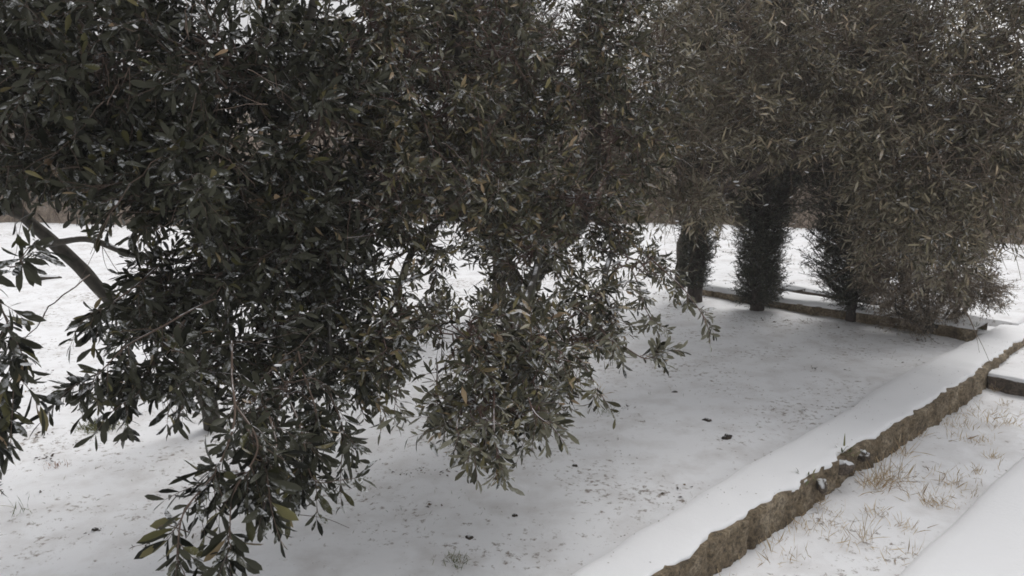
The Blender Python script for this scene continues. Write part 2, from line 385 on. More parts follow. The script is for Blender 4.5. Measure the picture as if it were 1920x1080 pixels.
# kerb across the strip at the right
k3 = empty('strip_kerb', ST(S2, -.25, -.06), 'short dark kerb across the dry grass strip at the right edge', 'kerb')
tr = np.arange(-.51, -.012, .01)
noisy_box_wall('kerb_face', tr, lambda t: S2+0*t, -.10, .018, .07, False, M_stoned, k3, .010, 101, .010)
snow_cap('snow_cap', tr, lambda t: S2+.004+0*t, lambda t: S2+.12+0*t, .012, .036, False, k3, 110, .007)

# ------------------------------------------------------------------ far bank
bl = np.array([(-40, 14.5), (-16, 13.2), (-8, 12.9), (-2, 12.6), (2, 12.2), (4.1, 11.6), (6.1, 10.0), (9, 7.4), (14, 3), (24, -4)], float)
cum = np.concatenate([[0], np.cumsum(np.linalg.norm(np.diff(bl, axis=0), axis=1))])
bu = np.arange(0, cum[-1], .25); bx = np.interp(bu, cum, bl[:, 0]); by = np.interp(bu, cum, bl[:, 1])
nn_ = np.stack([-np.gradient(by), np.gradient(bx)], -1); nn_ = unit(nn_)
pr = [(-.2, -.1), (0, .09), (.25, .30), (.6, .62), (1.1, .95), (1.7, 1.25), (2.4, 1.5), (3.4, 1.65), (5, 1.7), (9, 1.7)]
pd = np.interp(np.linspace(0, 9, 46), range(10), [a for a, b in pr]); pz = np.interp(np.linspace(0, 9, 46), range(10), [b for a, b in pr])
X = np.zeros((len(bu), 46, 3))
for j in range(46):
    X[:, j, 0] = bx+nn_[:, 0]*pd[j]; X[:, j, 1] = by+nn_[:, 1]*pd[j]; X[:, j, 2] = pz[j]
wz = np.clip(X[..., 2], 0, 1); dn = .20*noise(X, .8, 7)+.10*noise(X, 2.3, 8)+.05*noise(X, 6, 9)
X[..., 2] += dn*wz; X[..., 1] += (.25*noise(X, .9, 12)+.1*noise(X, 3, 13))
bank = link('embankment', grid_mesh('embankment', X), M_bank, None, False); kind(bank, 'structure')
lb = Bag(); N = 90000
ii = rng.integers(0, len(bu)-1, N); jj = np.minimum((rng.random(N)**1.1*38).astype(int)+3, 44)
pp = X[ii, jj]+rng.normal(0, .1, (N, 3))*np.array([1, 1, .2])
keep = noise(pp, .9, 14) > -.7; pp = pp[keep]; N = len(pp)
Lh = rng.uniform(.05, .24, N)*(1+.7*noise(pp, .5, 15))
leaves(lb, pp, unit(rng.normal(0, .55, (N, 3))+np.array([0, -.15, .9])), unit(rng.normal(size=(N, 3))), Lh, Lh*.05+.006, LEAF_S)
kind(lb.obj('dry_brush', M_brush), 'stuff')

# ------------------------------------------------------------------ trees
def smooth_path(pts, k=8):
    pts = np.array(pts, float); n_ = len(pts)
    if n_ < 3: t = np.linspace(0, 1, k)[:, None]; return pts[0]*(1-t)+pts[-1]*t
    out_ = []
    ext = np.vstack([2*pts[0]-pts[1], pts, 2*pts[-1]-pts[-2]])
    for i in range(n_-1):
        p0, p1, p2, p3 = ext[i:i+4]
        for t in np.linspace(0, 1, k, endpoint=False):
            out_.append(.5*((2*p1)+(-p0+p2)*t+(2*p0-5*p1+4*p2-p3)*t*t+(-p0+3*p1-3*p2+p3)*t**3))
    out_.append(pts[-1]); return np.array(out_)
def limb_obj(name, pts, r0, r1, mat_, parent, sides=10, wob=.012):
    p = smooth_path(pts); L = len(p); p = p+wob*np.stack([noise(p, 4, 1), noise(p, 4, 2), noise(p, 4, 3)], -1)*np.minimum(1, np.arange(L)/4)[:, None]
    b = Bag(); rad = np.linspace(r0, r1, L)*(1+.12*noise(p, 11, 5)); rad[-1] *= .5
    tubes(b, p[None], rad[None], sides)
    return b.obj(name, mat_, parent, True)
def blob_fill(lb, tb, c, rad, nsub, ntw, leafL, leafW, K, tmpl, twigL=(.10, .2), droop=.35, inner=.25, r=.0013, hub=None, subr=.005, outw=.6):
    """sub-branches from the blob's heart to all sides, leafy twigs along each"""
    d = unit(rng.normal(size=(nsub, 3))); rr = rng.random((nsub, 1))**(1/3)
    tgt = c+d*rad*(.45+.55*rr)
    h0 = (c if hub is None else hub)+rng.normal(0, .12, (nsub, 3))*rad
    mid = (h0+tgt)/2+np.array([0, 0, .12])*np.linalg.norm(rad)*rng.uniform(-.3, 1, (nsub, 1))
    t = np.linspace(0, 1, 7)[None, :, None]
    path = h0[:, None]*(1-t)**2+2*mid[:, None]*t*(1-t)+tgt[:, None]*t**2
    path = path+rng.normal(0, .012, path.shape)
    tubes(tb, path, np.linspace(subr, subr*.3, 7)[None]*np.ones((nsub, 1)), 4)
    tt = inner+(1-inner)*rng.random((nsub, ntw))**.8
    x = tt*6; i0 = np.minimum(x.astype(int), 5); f = (x-i0)[..., None]; idx = np.arange(nsub)[:, None]
    B = path[idx, i0]*(1-f)+path[idx, i0+1]*f; tang = unit(path[idx, i0+1]-path[idx, i0])
    D = tang*.7+unit(rng.normal(size=B.shape))*.9+unit(B-c)*outw+np.array([0, 0, -.12])
    B = B.reshape(-1, 3); D = D.reshape(-1, 3)
    twigs(lb, tb, B, D, rng.uniform(*twigL, len(B)), K, leafL, leafW, tmpl, droop, r)
def bare(tb, c, rad, n_, L=(.18, .42), r=.0017):      # leafless shoots crossing the crown
    B = c+unit(rng.normal(size=(n_, 3)))*rad*rng.random((n_, 1))**.4
    D = unit(B-c)*.5+unit(rng.normal(size=(n_, 3)))+np.array([0, 0, .25]); D = unit(D); LL = rng.uniform(*L, n_)[:, None, None]; t = np.linspace(0, 1, 8)[None, :, None]
    p = B[:, None]+D[:, None]*LL*t+(rng.normal(0, .35, (n_, 1, 3))+np.array([0, 0, -.15]))*LL*t**2+rng.normal(0, .003, (n_, 8, 3))
    tubes(tb, p, np.linspace(r*1.4, r*.5, 8)[None]*np.ones((n_, 1)), 3)
    i = rng.integers(2, 6, n_); q = p[np.arange(n_), i]; d2 = unit(unit(p[np.arange(n_), i+1]-q)+rng.normal(0, .6, (n_, 3)))
    p2 = q[:, None]+d2[:, None]*LL*.5*t+rng.normal(0, .15, (n_, 1, 3))*LL*t**2
    tubes(tb, p2, np.linspace(r, r*.4, 8)[None]*np.ones((n_, 1)), 3)
def PB(u, v, Y, ru, rv, rY): return P(u, v, Y), np.array([ru*Y/F, rY, rv*Y/F])
def spray(lb, tb, pts, n_tw, twigL, leafL, leafW, K, tmpl, r0=.004, droop=.35, r=.0014, frm=.15, down=-.25):
    p = smooth_path([P(*q) for q in pts], 6); L = len(p)
    p = p+.010*np.stack([noise(p, 6, 1), noise(p, 6, 2), noise(p, 6, 3)], -1)
    tubes(tb, p[None], np.linspace(r0, r0*.35, L)[None], 5)
    x = (frm+(1-frm)*np.sort(rng.random(n_tw)))*(L-1.001); i = x.astype(int); f = (x-i)[:, None]
    B = p[i]*(1-f)+p[i+1]*f; tg = unit(p[i+1]-p[i])
    D = tg*.9+unit(rng.normal(size=B.shape))*.9+np.array([0, 0, down])
    twigs(lb, tb, B, D, rng.uniform(*twigL, n_tw), K, leafL, leafW, tmpl, droop, r)
    # the leading tip
    twigs(lb, tb, p[-1:], unit(p[-1:]-p[-2:-1]), np.array([twigL[1]]), K, leafL, leafW, tmpl, droop, r)

def snow_lumps(B_, parent, n_, rmin, rmax):
    V = np.concatenate(B_.V); V = V[(V[:, 2] > .4) & (V[:, 2] < 2.6)]; c = V[rng.integers(0, len(V), n_)]; b = Bag()
    th = np.linspace(0, np.pi, 6); ph = np.arange(8)*np.pi/4
    U = np.array([(math.sin(a)*math.cos(f), math.sin(a)*math.sin(f), math.cos(a)) for a in th for f in ph])
    i = np.arange(48).reshape(6, 8); j = np.roll(i, -1, 1); q = np.stack([i[:-1], i[1:], j[1:], j[:-1]], -1).reshape(-1, 4)
    for k in range(n_):
        r_ = rng.uniform(rmin, rmax); a = rng.random()*6.28; w = U*(1+.3*noise(U+k, 1.7, k)[:, None])*np.array([1.9, .75, .45])*r_
        w = np.stack([w[:, 0]*math.cos(a)-w[:, 1]*math.sin(a), w[:, 0]*math.sin(a)+w[:, 1]*math.cos(a), w[:, 2]-w[:, 0]*rng.uniform(-.4, .4)], -1)
        b.add(w+c[k]+[0, 0, r_*.2], quads=q)
    kind(b.obj('resting_snow', M_snow, parent, True), 'stuff')
# ---- tree 1: the nearest olive tree, left
baseA = G(400, 800, 0.); TA = empty('olive_tree', baseA, 'nearest olive tree at the left with large dark leaves hanging down to the snow', 'tree')
forkA = P(190, 545, 3.75)
limb_obj('trunk', [baseA+[0, 0, -.08], P(385, 740, 4.0), P(320, 650, 3.9), P(240, 590, 3.8), forkA, P(150, 500, 3.7), P(95, 450, 3.6), P(40, 402, 3.5), P(0, 330, 3.4)], .046, .021, M_bark, TA)
limb_obj('limb', [P(100, 455, 3.6), P(170, 450, 3.5), P(260, 478, 3.4), P(340, 470, 3.3), P(470, 430, 3.2)], .015, .009, M_bark, TA)
limb_obj('limb', [P(320, 650, 3.9), P(380, 520, 3.7), P(450, 380, 3.4), P(540, 200, 3.2), P(600, -60, 3.1)], .036, .014, M_bark, TA)
limb_obj('limb', [P(40, 402, 3.5), P(-40, 380, 3.3), P(-160, 400, 2.9), P(-180, 450, 2.5)], .026, .012, M_bark, TA)
limb_obj('limb', [P(0, 330, 3.4), P(80, 200, 3.2), P(230, 60, 3.), P(330, -150, 2.9)], .028, .012, M_bark, TA)
limb_obj('limb', [P(380, 520, 3.7), P(400, 480, 3.2), P(420, 560, 2.8), P(430, 660, 2.5)], .014, .003, M_bark, TA)
limb_obj('limb', [P(450, 380, 3.4), P(540, 430, 3.3), P(610, 540, 3.1), P(620, 680, 2.8)], .016, .007, M_bark, TA)
la, ta = Bag(), Bag()
for (u, v, Y, ru, rv, rY, ns, nt) in [(20, 170, 3.2, 170, 150, .6, 34, 11), (210, 120, 3.0, 190, 160, .6, 40, 11), (420, 120, 3.1, 190, 170, .7, 40, 11), (600, 230, 3.3, 150, 180, .6, 34, 11),
        (150, 290, 3.0, 190, 75, .5, 34, 11), (370, 330, 2.9, 170, 110, .5, 40, 11), (560, 420, 3.2, 130, 120, .5, 30, 11), (430, 480, 3.0, 130, 120, .4, 28, 10), (330, 560, 2.9, 90, 90, .3, 16, 9),
        (500, 610, 3.0, 110, 110, .4, 26, 10), (620, 590, 3.2, 80, 130, .4, 22, 10), (390, 680, 2.6, 80, 70, .25, 15, 9), (520, 740, 2.6, 80, 70, .3, 16, 9),
        (60, 30, 3.1, 120, 90, .4, 20, 11), (250, 590, 2.9, 60, 45, .2, 9, 9), (690, 440, 3.3, 60, 60, .3, 9, 10), (590, 480, 3.3, 90, 90, .4, 16, 10), (100, -180, 3.1, 260, 150, .8, 26, 9), (450, -200, 3.1, 280, 160, .9, 26, 9), (-220, 100, 3.0, 160, 230, .8, 24, 9)]:
    c, r = PB(u, v, Y, ru, rv, rY)
    blob_fill(la, ta, c, r, ns, nt if v < 430 else nt*2//3, .074, .0215, 5, LEAF_D, (.09, .16), .12)
    bare(ta, c, r, 26 if v < 400 else 6, (.12, .28))
kw = dict(leafL=.084, leafW=.0232, K=6, tmpl=LEAF_D)
spray(la, ta, [(430, 640, 2.5), (440, 760, 2.2), (410, 870, 2.05), (350, 960, 1.95), (335, 1075, 1.88), (330, 1160, 1.85)], 24, (.06, .12), **kw)
spray(la, ta, [(440, 760, 2.2), (480, 840, 2.1), (440, 930, 2.0), (430, 1040, 1.92)], 17, (.06, .11), **kw)
spray(la, ta, [(500, 760, 2.4), (520, 840, 2.2), (470, 880, 2.1), (390, 900, 2.05)], 10, (.06, .11), **kw)
spray(la, ta, [(540, 740, 2.5), (570, 830, 2.35), (590, 900, 2.3), (640, 900, 2.25)], 8, (.05, .10), **kw)
spray(la, ta, [(600, 700, 2.8), (640, 790, 2.6), (640, 870, 2.5)], 9, (.06, .11), **kw)
spray(la, ta, [(400, 560, 2.6), (320, 600, 2.45), (240, 650, 2.35), (190, 700, 2.3), (150, 720, 2.25)], 14, (.06, .11), **kw)
spray(la, ta, [(350, 600, 2.6), (290, 680, 2.45), (260, 740, 2.35), (230, 760, 2.3)], 9, (.06, .11), **kw)
spray(la, ta, [(300, 500, 2.8), (220, 560, 2.5), (170, 590, 2.4)], 8, (.05, .10), **kw)
spray(la, ta, [(-180, 430, 2.5), (-70, 440, 2.3), (0, 560, 2.15), (30, 650, 2.1), (20, 760, 2.05)], 13, (.06, .10), **kw)
spray(la, ta, [(-70, 440, 2.3), (-40, 560, 2.2), (-10, 690, 2.1), (-20, 790, 2.05)], 12, (.06, .10), **kw)
spray(la, ta, [(-100, 470, 2.4), (-50, 470, 2.3), (20, 500, 2.2), (50, 470, 2.15)], 4, (.04, .07), **kw)
spray(la, ta, [(170, 515, 3.7), (110, 560, 3.0), (70, 610, 2.5), (30, 655, 2.12)], 0, (.03, .05), r0=.0035, **kw)
spray(la, ta, [(360, 1000, 1.95), (310, 985, 1.95), (280, 1015, 1.93), (250, 1022, 1.92)], 0, (.01, .012), leafL=.02, leafW=.004, K=2, tmpl=LEAF_D, r0=.0018)
spray(la, ta, [(600, 640, 3.0), (660, 640, 2.9), (690, 700, 2.8)], 14, (.06, .11), **kw)
spray(la, ta, [(560, 660, 2.7), (590, 760, 2.5), (580, 830, 2.4), (560, 880, 2.35)], 16, (.06, .11), **kw)
spray(la, ta, [(460, 800, 2.2), (500, 880, 2.1), (510, 950, 2.05)], 9, (.05, .09), **kw)
spray(la, ta, [(330, 640, 2.6), (280, 690, 2.45), (210, 700, 2.4)], 12, (.06, .11), **kw)
la.obj('crown', M_leafA, TA, True); ta.obj('twigs', M_twig, TA); snow_lumps(ta, TA, 420, .004, .010)

# ---- tree 2: olive in the middle
baseB = G(985, 748, 0.); TB = empty('olive_tree', baseB, 'middle olive tree with grey green leaves whose boughs arch over the snowy bed', 'tree')
limb_obj('trunk', [baseB+[0, 0, -.08], P(975, 690, 4.5), P(968, 620, 4.5), P(975, 560, 4.55), P(1040, 470, 4.6), P(1100, 400, 4.7), P(1115, 240, 4.7), P(1100, 60, 4.6)], .062, .035, M_bark, TB)
limb_obj('limb', [P(975, 560, 4.55), P(930, 450, 4.4), P(890, 300, 4.2), P(860, 100, 4.0), P(830, -120, 3.9)], .045, .016, M_bark, TB)
limb_obj('limb', [P(930, 450, 4.4), P(850, 400, 4.0), P(780, 460, 3.5), P(740, 560, 3.2), P(700, 660, 3.0)], .024, .008, M_bark, TB)
limb_obj('limb', [P(1040, 470, 4.6), P(1020, 430, 4.1), P(1000, 520, 3.4), P(960, 640, 3.0), P(930, 760, 2.7)], .024, .007, M_bark, TB)
limb_obj('limb', [P(1100, 400, 4.7), P(1150, 440, 4.2), P(1130, 530, 3.6), P(1150, 600, 3.3)], .020, .007, M_bark, TB)
lb_, tb_ = Bag(), Bag()
for (u, v, Y, ru, rv, rY, ns, nt) in [(760, 110, 3.8, 150, 160, .7, 40, 11), (930, 90, 4.2, 150, 150, .8, 34, 11), (1080, 130, 4.5, 140, 170, .7, 34, 11), (740, 330, 3.5, 130, 120, .5, 34, 11), (920, 340, 3.9, 150, 110, .6, 36, 11),
        (1080, 370, 4.2, 130, 90, .6, 28, 11), (810, 470, 3.5, 90, 60, .4, 12, 9), (990, 470, 3.7, 120, 90, .5, 24, 10), (740, 600, 3.1, 100, 90, .35, 22, 10), (880, 640, 3.0, 110, 80, .4, 24, 10),
        (1010, 660, 3.0, 90, 90, .4, 24, 10), (1110, 560, 3.5, 80, 60, .4, 14, 9), (900, 750, 2.7, 95, 45, .25, 18, 10), (690, 690, 3.0, 60, 60, .3, 12, 9), (1190, 500, 4.0, 80, 60, .4, 12, 9), (1000, 760, 2.7, 40, 35, .2, 8, 9),
        (1150, 250, 4.6, 110, 120, .5, 26, 11), (1130, 60, 4.4, 100, 110, .5, 22, 11), (700, 60, 3.6, 90, 110, .5, 22, 11), (840, 210, 3.8, 100, 100, .5, 26, 11), (870, 40, 4.1, 110, 90, .5, 20, 11), (990, 230, 4.3, 110, 90, .5, 22, 11), (1050, 450, 4.0, 70, 60, .4, 12, 10), (1080, 640, 3.2, 50, 45, .25, 9, 9), (980, 580, 3.5, 60, 50, .3, 8, 9), (830, -190, 3.8, 260, 130, .8, 22, 9), (1080, -160, 4.5, 200, 140, .8, 20, 9)]:
    c, r = PB(u, v, Y, ru, rv, rY)
    blob_fill(lb_, tb_, c, r, ns, nt if v < 430 else nt*2//3, .064, .0185, 5, LEAF_M, (.08, .15), .12)
    bare(tb_, c, r, 40 if v < 430 else 0, (.12, .28))
kw2 = kw
kw = dict(leafL=.068, leafW=.0195, K=6, tmpl=LEAF_D)
spray(lb_, tb_, [(930, 700, 2.8), (930, 790, 2.5), (935, 850, 2.4)], 12, (.05, .09), **kw)
spray(lb_, tb_, [(880, 720, 2.8), (860, 800, 2.5), (900, 840, 2.4)], 10, (.05, .09), **kw)
spray(lb_, tb_, [(980, 700, 2.8), (1000, 770, 2.55), (1030, 800, 2.45)], 10, (.05, .09), **kw)
spray(lb_, tb_, [(760, 640, 3.0), (745, 720, 2.8), (740, 760, 2.7)], 6, (.04, .07), **kw)
spray(lb_, tb_, [(820, 680, 3.0), (820, 740, 2.8), (830, 770, 2.6)], 7, (.05, .08), **kw)
spray(lb_, tb_, [(1080, 580, 3.3), (1160, 640, 3.1), (1210, 670, 3.0), (1240, 660, 3.0)], 9, (.05, .08), **kw)
spray(lb_, tb_, [(1040, 620, 3.1), (1100, 690, 2.95), (1130, 740, 2.9)], 6, (.04, .07), **kw)
spray(lb_, tb_, [(1100, 590, 3.3), (1140, 630, 3.1), (1150, 640, 3.0)], 6, (.04, .07), **kw)
spray(lb_, tb_, [(1200, 470, 4.0), (1270, 530, 3.7), (1310, 580, 3.5), (1325, 610, 3.4)], 7, (.05, .08), **kw)
spray(lb_, tb_, [(1180, 500, 3.9), (1210, 570, 3.6), (1230, 610, 3.4)], 7, (.05, .08), **kw)
lb_.obj('crown', M_leafB, TB, True); tb_.obj('twigs', M_twigr, TB); snow_lumps(tb_, TB, 520, .004, .011)

# ---- tree 3: olive at the right, paler, at greater distance
baseC = G(1272, 535, .03); TC = empty('olive_tree', baseC, 'right hand olive tree with pale tan leaves spreading over the conifers', 'tree')
limb_obj('trunk', [baseC+[0, 0, -.08], P(1276, 500, 7.6), P(1282, 450, 7.4), P(1300, 400, 7.1), P(1330, 300, 6.8), P(1380, 150, 6.4), P(1420, -50, 6.2)], .055, .04, M_barkd, TC)
limb_obj('limb', [P(1300, 400, 7.1), P(1400, 330, 6.4), P(1550, 270, 5.6), P(1700, 250, 5.0), P(1830, 280, 4.7)], .045, .012, M_barkd, TC)
limb_obj('limb', [P(1330, 300, 6.8), P(1450, 180, 6.0), P(1600, 100, 5.4), P(1780, 60, 5.0)], .040, .012, M_barkd, TC)
limb_obj('limb', [P(1300, 400, 7.1), P(1270, 300, 6.2), P(1240, 200, 5.5), P(1210, 60, 5.2)], .040, .014, M_barkd, TC)
limb_obj('limb', [P(1550, 270, 5.6), P(1640, 330, 5.2), P(1720, 380, 4.9)], .018, .007, M_barkd, TC)
lc, tc_ = Bag(), Bag()
for (u, v, Y, ru, rv, rY, ns, nt) in [(1230, 100, 5.2, 150, 150, .8, 44, 12), (1400, 80, 5.6, 150, 150, .8, 44, 12), (1570, 90, 5.3, 150, 150, .8, 44, 12), (1740, 90, 5.0, 140, 150, .7, 44, 12), (1880, 110, 4.8, 90, 150, .6, 30, 12),
        (1240, 300, 5.1, 130, 90, .6, 36, 12), (1400, 215, 5.4, 130, 80, .7, 30, 12), (1580, 235, 5.1, 130, 90, .6, 34, 12), (1720, 290, 4.9, 120, 110, .6, 38, 12), (1850, 300, 4.7, 60, 80, .4, 20, 12),
        (1740, 420, 4.9, 90, 50, .4, 18, 11), (1680, 370, 5.0, 60, 40, .4, 10, 11), (1290, 380, 4.9, 45, 25, .3, 8, 10), (1660, 440, 5.3, 70, 60, .35, 14, 11), (1770, 480, 5.2, 70, 50, .3, 12, 11), (1350, 370, 5.3, 60, 40, .3, 9, 10), (1810, 200, 4.9, 90, 100, .5, 24, 12), (1860, 400, 4.9, 50, 45, .3, 12, 11), (1930, 330, 4.8, 70, 90, .4, 18, 11), (1930, 30, 4.8, 90, 110, .5, 22, 11), (2050, 150, 4.8, 120, 220, .7, 18, 10),
        (1400, -170, 5.6, 280, 130, .9, 20, 9), (1750, -160, 5., 280, 130, .9, 20, 9)]:
    c, r = PB(u, v, Y, ru, rv, rY)
    blob_fill(lc, tc_, c, r, int(ns*.92), nt-2, .074, .0145, 6, LEAF_M, (.12, .22), .12, r=.0018)
    bare(tc_, c, r, 85 if v < 320 else 14, (.2, .42), .0026)
lc.obj('crown', M_leafC, TC, True); tc_.obj('twigs', M_twigc, TC); snow_lumps(tc_, TC, 380, .005, .012)

# ---- conifers in the row behind the edging wall
def conifer(base_, H_, prof_, label, nbr, trunk_r=.05, clear=.06, mat_=M_con, seed=0, leafL=.030):
    T_ = empty('conifer', base_, label, 'tree')
    top = base_+np.array([.0, 0, H_])
    limb_obj('trunk', [base_+[0, 0, -.1], base_+[.01, 0, H_*.3], base_+[-.01, 0, H_*.65], top], trunk_r, .012, M_barkd, T_, 10, .01)
    L_, T2 = Bag(), Bag()
    h = clear+(H_-clear)*rng.random(nbr)**.9
    rad = np.interp(h, [a for a, b in prof_], [b for a, b in prof_])*rng.uniform(.45, 1.08, nbr)
    az = rng.random(nbr)*2*np.pi; rad = rad*(1+.38*noise(np.stack([np.cos(az)*.5, np.sin(az)*.5, h], -1), 3.2, seed+2)); dirs = np.stack([np.cos(az), np.sin(az), rng.uniform(.1, .9, nbr)], -1)
    B = base_+np.stack([0*h, 0*h, h], -1); t = np.linspace(0, 1, 5)[None, :, None]
    hd = dirs.copy(); hd[:, 2] = 0
    path = B[:, None]+hd[:, None]*t*rad[:, None, None]+np.array([0, 0, 1.])*(dirs[:, 2]*rad)[:, None, None]*t**1.6
    tubes(T2, path, np.linspace(.006, .002, 5)[None]*np.ones((nbr, 1)), 3)
    K = 9; tt = .25+.75*rng.random((nbr, K)); x = tt*4; i0 = np.minimum(x.astype(int), 3); f = (x-i0)[..., None]; idx = np.arange(nbr)[:, None]
    b = (path[idx, i0]*(1-f)+path[idx, i0+1]*f).reshape(-1, 3)
    D = np.repeat(hd, K, 0)*.6+unit(rng.normal(size=b.shape))*.7+np.array([0, 0, .35])
    twigs(L_, T2, b, D, rng.uniform(.05, .12, len(b)), 6, leafL, leafL*.28, LEAF_S, -.1, .0012, .1, .7)
    L_.obj('crown', mat_, T_, False); T2.obj('twigs', M_barkd, T_)
pm = ST(4.58, 1.90, .07)
conifer(G(1420, 570, .06), 3.6, [(0, .21), (.35, .20), (.6, .26), (.8, .50), (1.6, .6), (2.6, .42), (3.6, .08)], 'narrow dark conifer whose leafy column rises straight from the snowy edging', 2100, .06, -.02, seed=1)
conifer(G(1596, 588, .06), 3.4, [(0, .10), (.08, .22), (.25, .42), (.6, .44), (.85, .58), (2., .55), (3.4, .08)], 'bushy dark conifer on a short bare stem beside the brown twiggy shrub', 2200, .045, .04, seed=2)
conifer(G(935, 592, .0), 4.0, [(0, .12), (.5, .30), (1.2, .55), (2.2, .62), (4., .08)], 'tall dark conifer behind the middle olive tree', 1500, .07, .5, seed=3)
conifer(G(1302, 556, .05), 3.8, [(0, .07), (.2, .14), (.5, .19), (1.0, .26), (1.8, .5), (3.8, .08)], 'slim conifer behind the trunk of the right hand olive tree', 1300, .075, .05, seed=4)

# ---- brown twiggy shrub at the end of the row
bs = G(1745, 606, .09); SH = empty('twiggy_shrub', bs, 'rounded brown twiggy shrub at the right end of the conifer row', 'shrub')
ls, tsb = Bag(), Bag()
for k, (u, v, dy) in enumerate([(1700, 590, -.05), (1690, 470, -.1), (1740, 440, .15), (1790, 450, -.1), (1828, 490, .1), (1720, 520, .1), (1680, 540, -.15), (1785, 530, .2), (1810, 550, -.05), (1690, 400, .1), (1750, 370, -.1), (1800, 400, .1), (1665, 520, .1), (1740, 565, -.1), (1830, 540, .05)]):
    e = P(u, v, bs[1]+dy)
    limb_obj('stem', [bs+[rng.uniform(-.08, .08), rng.uniform(-.05, .05), -.06], bs*.6+e*.4+[(e[0]-bs[0])*.35, 0, -.02], e], .014, .005, M_bark, SH, 6, .015)
    blob_fill(ls, tsb, e, np.array([.23, .23, .19]), 20, 11, .032, .0095, 6, LEAF_S, (.07, .15), .1, r=.0017, subr=.004)
ls.obj('crown', M_shrub, SH); tsb.obj('twigs', M_twigc, SH)

# ------------------------------------------------------------------ grass, litter and small things on the snow
def tuft(name, x, y, n_, hgt, sprd, mat_, label, cat, group=None, wide=.0028, lean=.55):
    z = ground_z(x, y); b = Bag()
    pos = np.stack([rng.normal(0, sprd, n_), rng.normal(0, sprd*.8, n_), np.full(n_, -.004)], -1)
    d = unit(rng.normal(0, lean, (n_, 3))*np.array([1, 1, .2])+np.array([0, 0, .8])); L = hgt*rng.uniform(.4, 1.1, n_)
    leaves(b, pos, d, unit(rng.normal(size=(n_, 3))), L, np.full(n_, wide)*rng.uniform(.7, 1.3, n_), LEAF_M, curl=.35)
    o = b.obj(name, mat_); o.location = (x, y, float(z)); return tag(o, label, cat, group)
def gpx(u, v, z=0.): q = G(u, v, z); return float(q[0]), float(q[1])
x, y = gpx(185, 800); tuft('grass_tuft', x, y, 300, .050, .048, M_green, 'green grass tuft in the snow under the left hanging boughs', 'grass tuft', None, .005)
x, y = gpx(105, 872); tuft('grass_tuft', x, y, 26, .05, .025, M_red, 'small russet grass tuft on the snow at the lower left', 'grass tuft')
x, y = gpx(40, 960); tuft('grass_tuft', x, y, 12, .08, .03, M_green, 'thin dark grass sprig at the left edge of the snow', 'grass tuft')
x, y = gpx(855, 1055); tuft('grass_tuft', x, y, 80, .030, .028, M_green, 'flat olive grass patch at the bottom of the photo', 'grass tuft')
x, y = gpx(1140, 775); tuft('grass_tuft', x, y, 40, .07, .035, M_green, 'green grass tuft in snow just right of the middle tree boughs', 'grass tuft')
x, y = gpx(1125, 745); tuft('grass_tuft', x, y, 14, .12, .03, M_dry, 'tall thin pale stalks beside the green tuft by the middle tree', 'grass tuft')
x, y = gpx(1225, 880); 
strip = [(1640, 745+175, 55, .11, .035), (1660, 905, 40, .14, .03), (1750, 945, 34, .07, .03), (1700, 990, 26, .06, .03), (1565, 985, 20, .06, .03), (1840, 830, 26, .05, .035), (1890, 800, 20, .07, .025), (1860, 860, 22, .06, .02),
         (1690, 855, 24, .10, .02), (1620, 1010, 16, .12, .02), (1790, 910, 18, .06, .02), (1500, 980, 22, .05, .03), (1720, 820, 16, .07, .02), (1885, 760, 16, .05, .02), (1830, 890, 18, .05, .02), (1780, 800, 16, .05, .02), (1530, 940, 24, .06, .03), (1865, 715+20, 10, .07, .015), (1640, 965, 30, .06, .03), (1560, 960, 14, .05, .03)]
named = {(1640, 920): 'widest straw tuft, close to the broken stretch of the garden wall', (1660, 905): 'tallest straw tuft in the strip, next to the widest one by the wall', (1750, 945): 'dense russet straw tuft midway between garden wall and snowy path',
    (1700, 990): 'straw tuft nearest the camera of those beside the snowy path', (1885, 760): 'small straw tuft just below the short dark kerb at the right', (1500, 980): 'straw tuft at the wall foot nearest the camera'}
def lab_(u, v, n_): return named.get((u, v), 'sparse straw coloured grass tuft in the snowy strip beside the garden wall')
for (u, v, n_, h_, s_) in strip:
    x, y = gpx(u, v, -.075)
    tuft('dry_grass_tuft', x, y, int(n_*1.2), h_*1.15, s_*1.0, M_dry, lab_(u, v, n_), 'grass tuft', 'straw tufts in the strip by the wall', .0024)
# thin stalks scattered over the strip
b = Bag(); N = 2600; s_ = rng.uniform(-.6, 3.4, N); t_ = rng.uniform(-.48, -.03, N); keep = noise(ST(s_, t_), 3.5, 21)*.6+.4*noise(ST(s_, t_), 9, 22) > .06; s_, t_ = s_[keep], t_[keep]
p = ST(s_, t_, -.078); leaves(b, p, unit(rng.normal(0, .5, p.shape)+np.array([0, 0, .7])), unit(rng.normal(size=p.shape)), rng.uniform(.015, .085, len(p)), np.full(len(p), .0018), LEAF_S)
kind(b.obj('grass_stalks', M_dry), 'stuff')
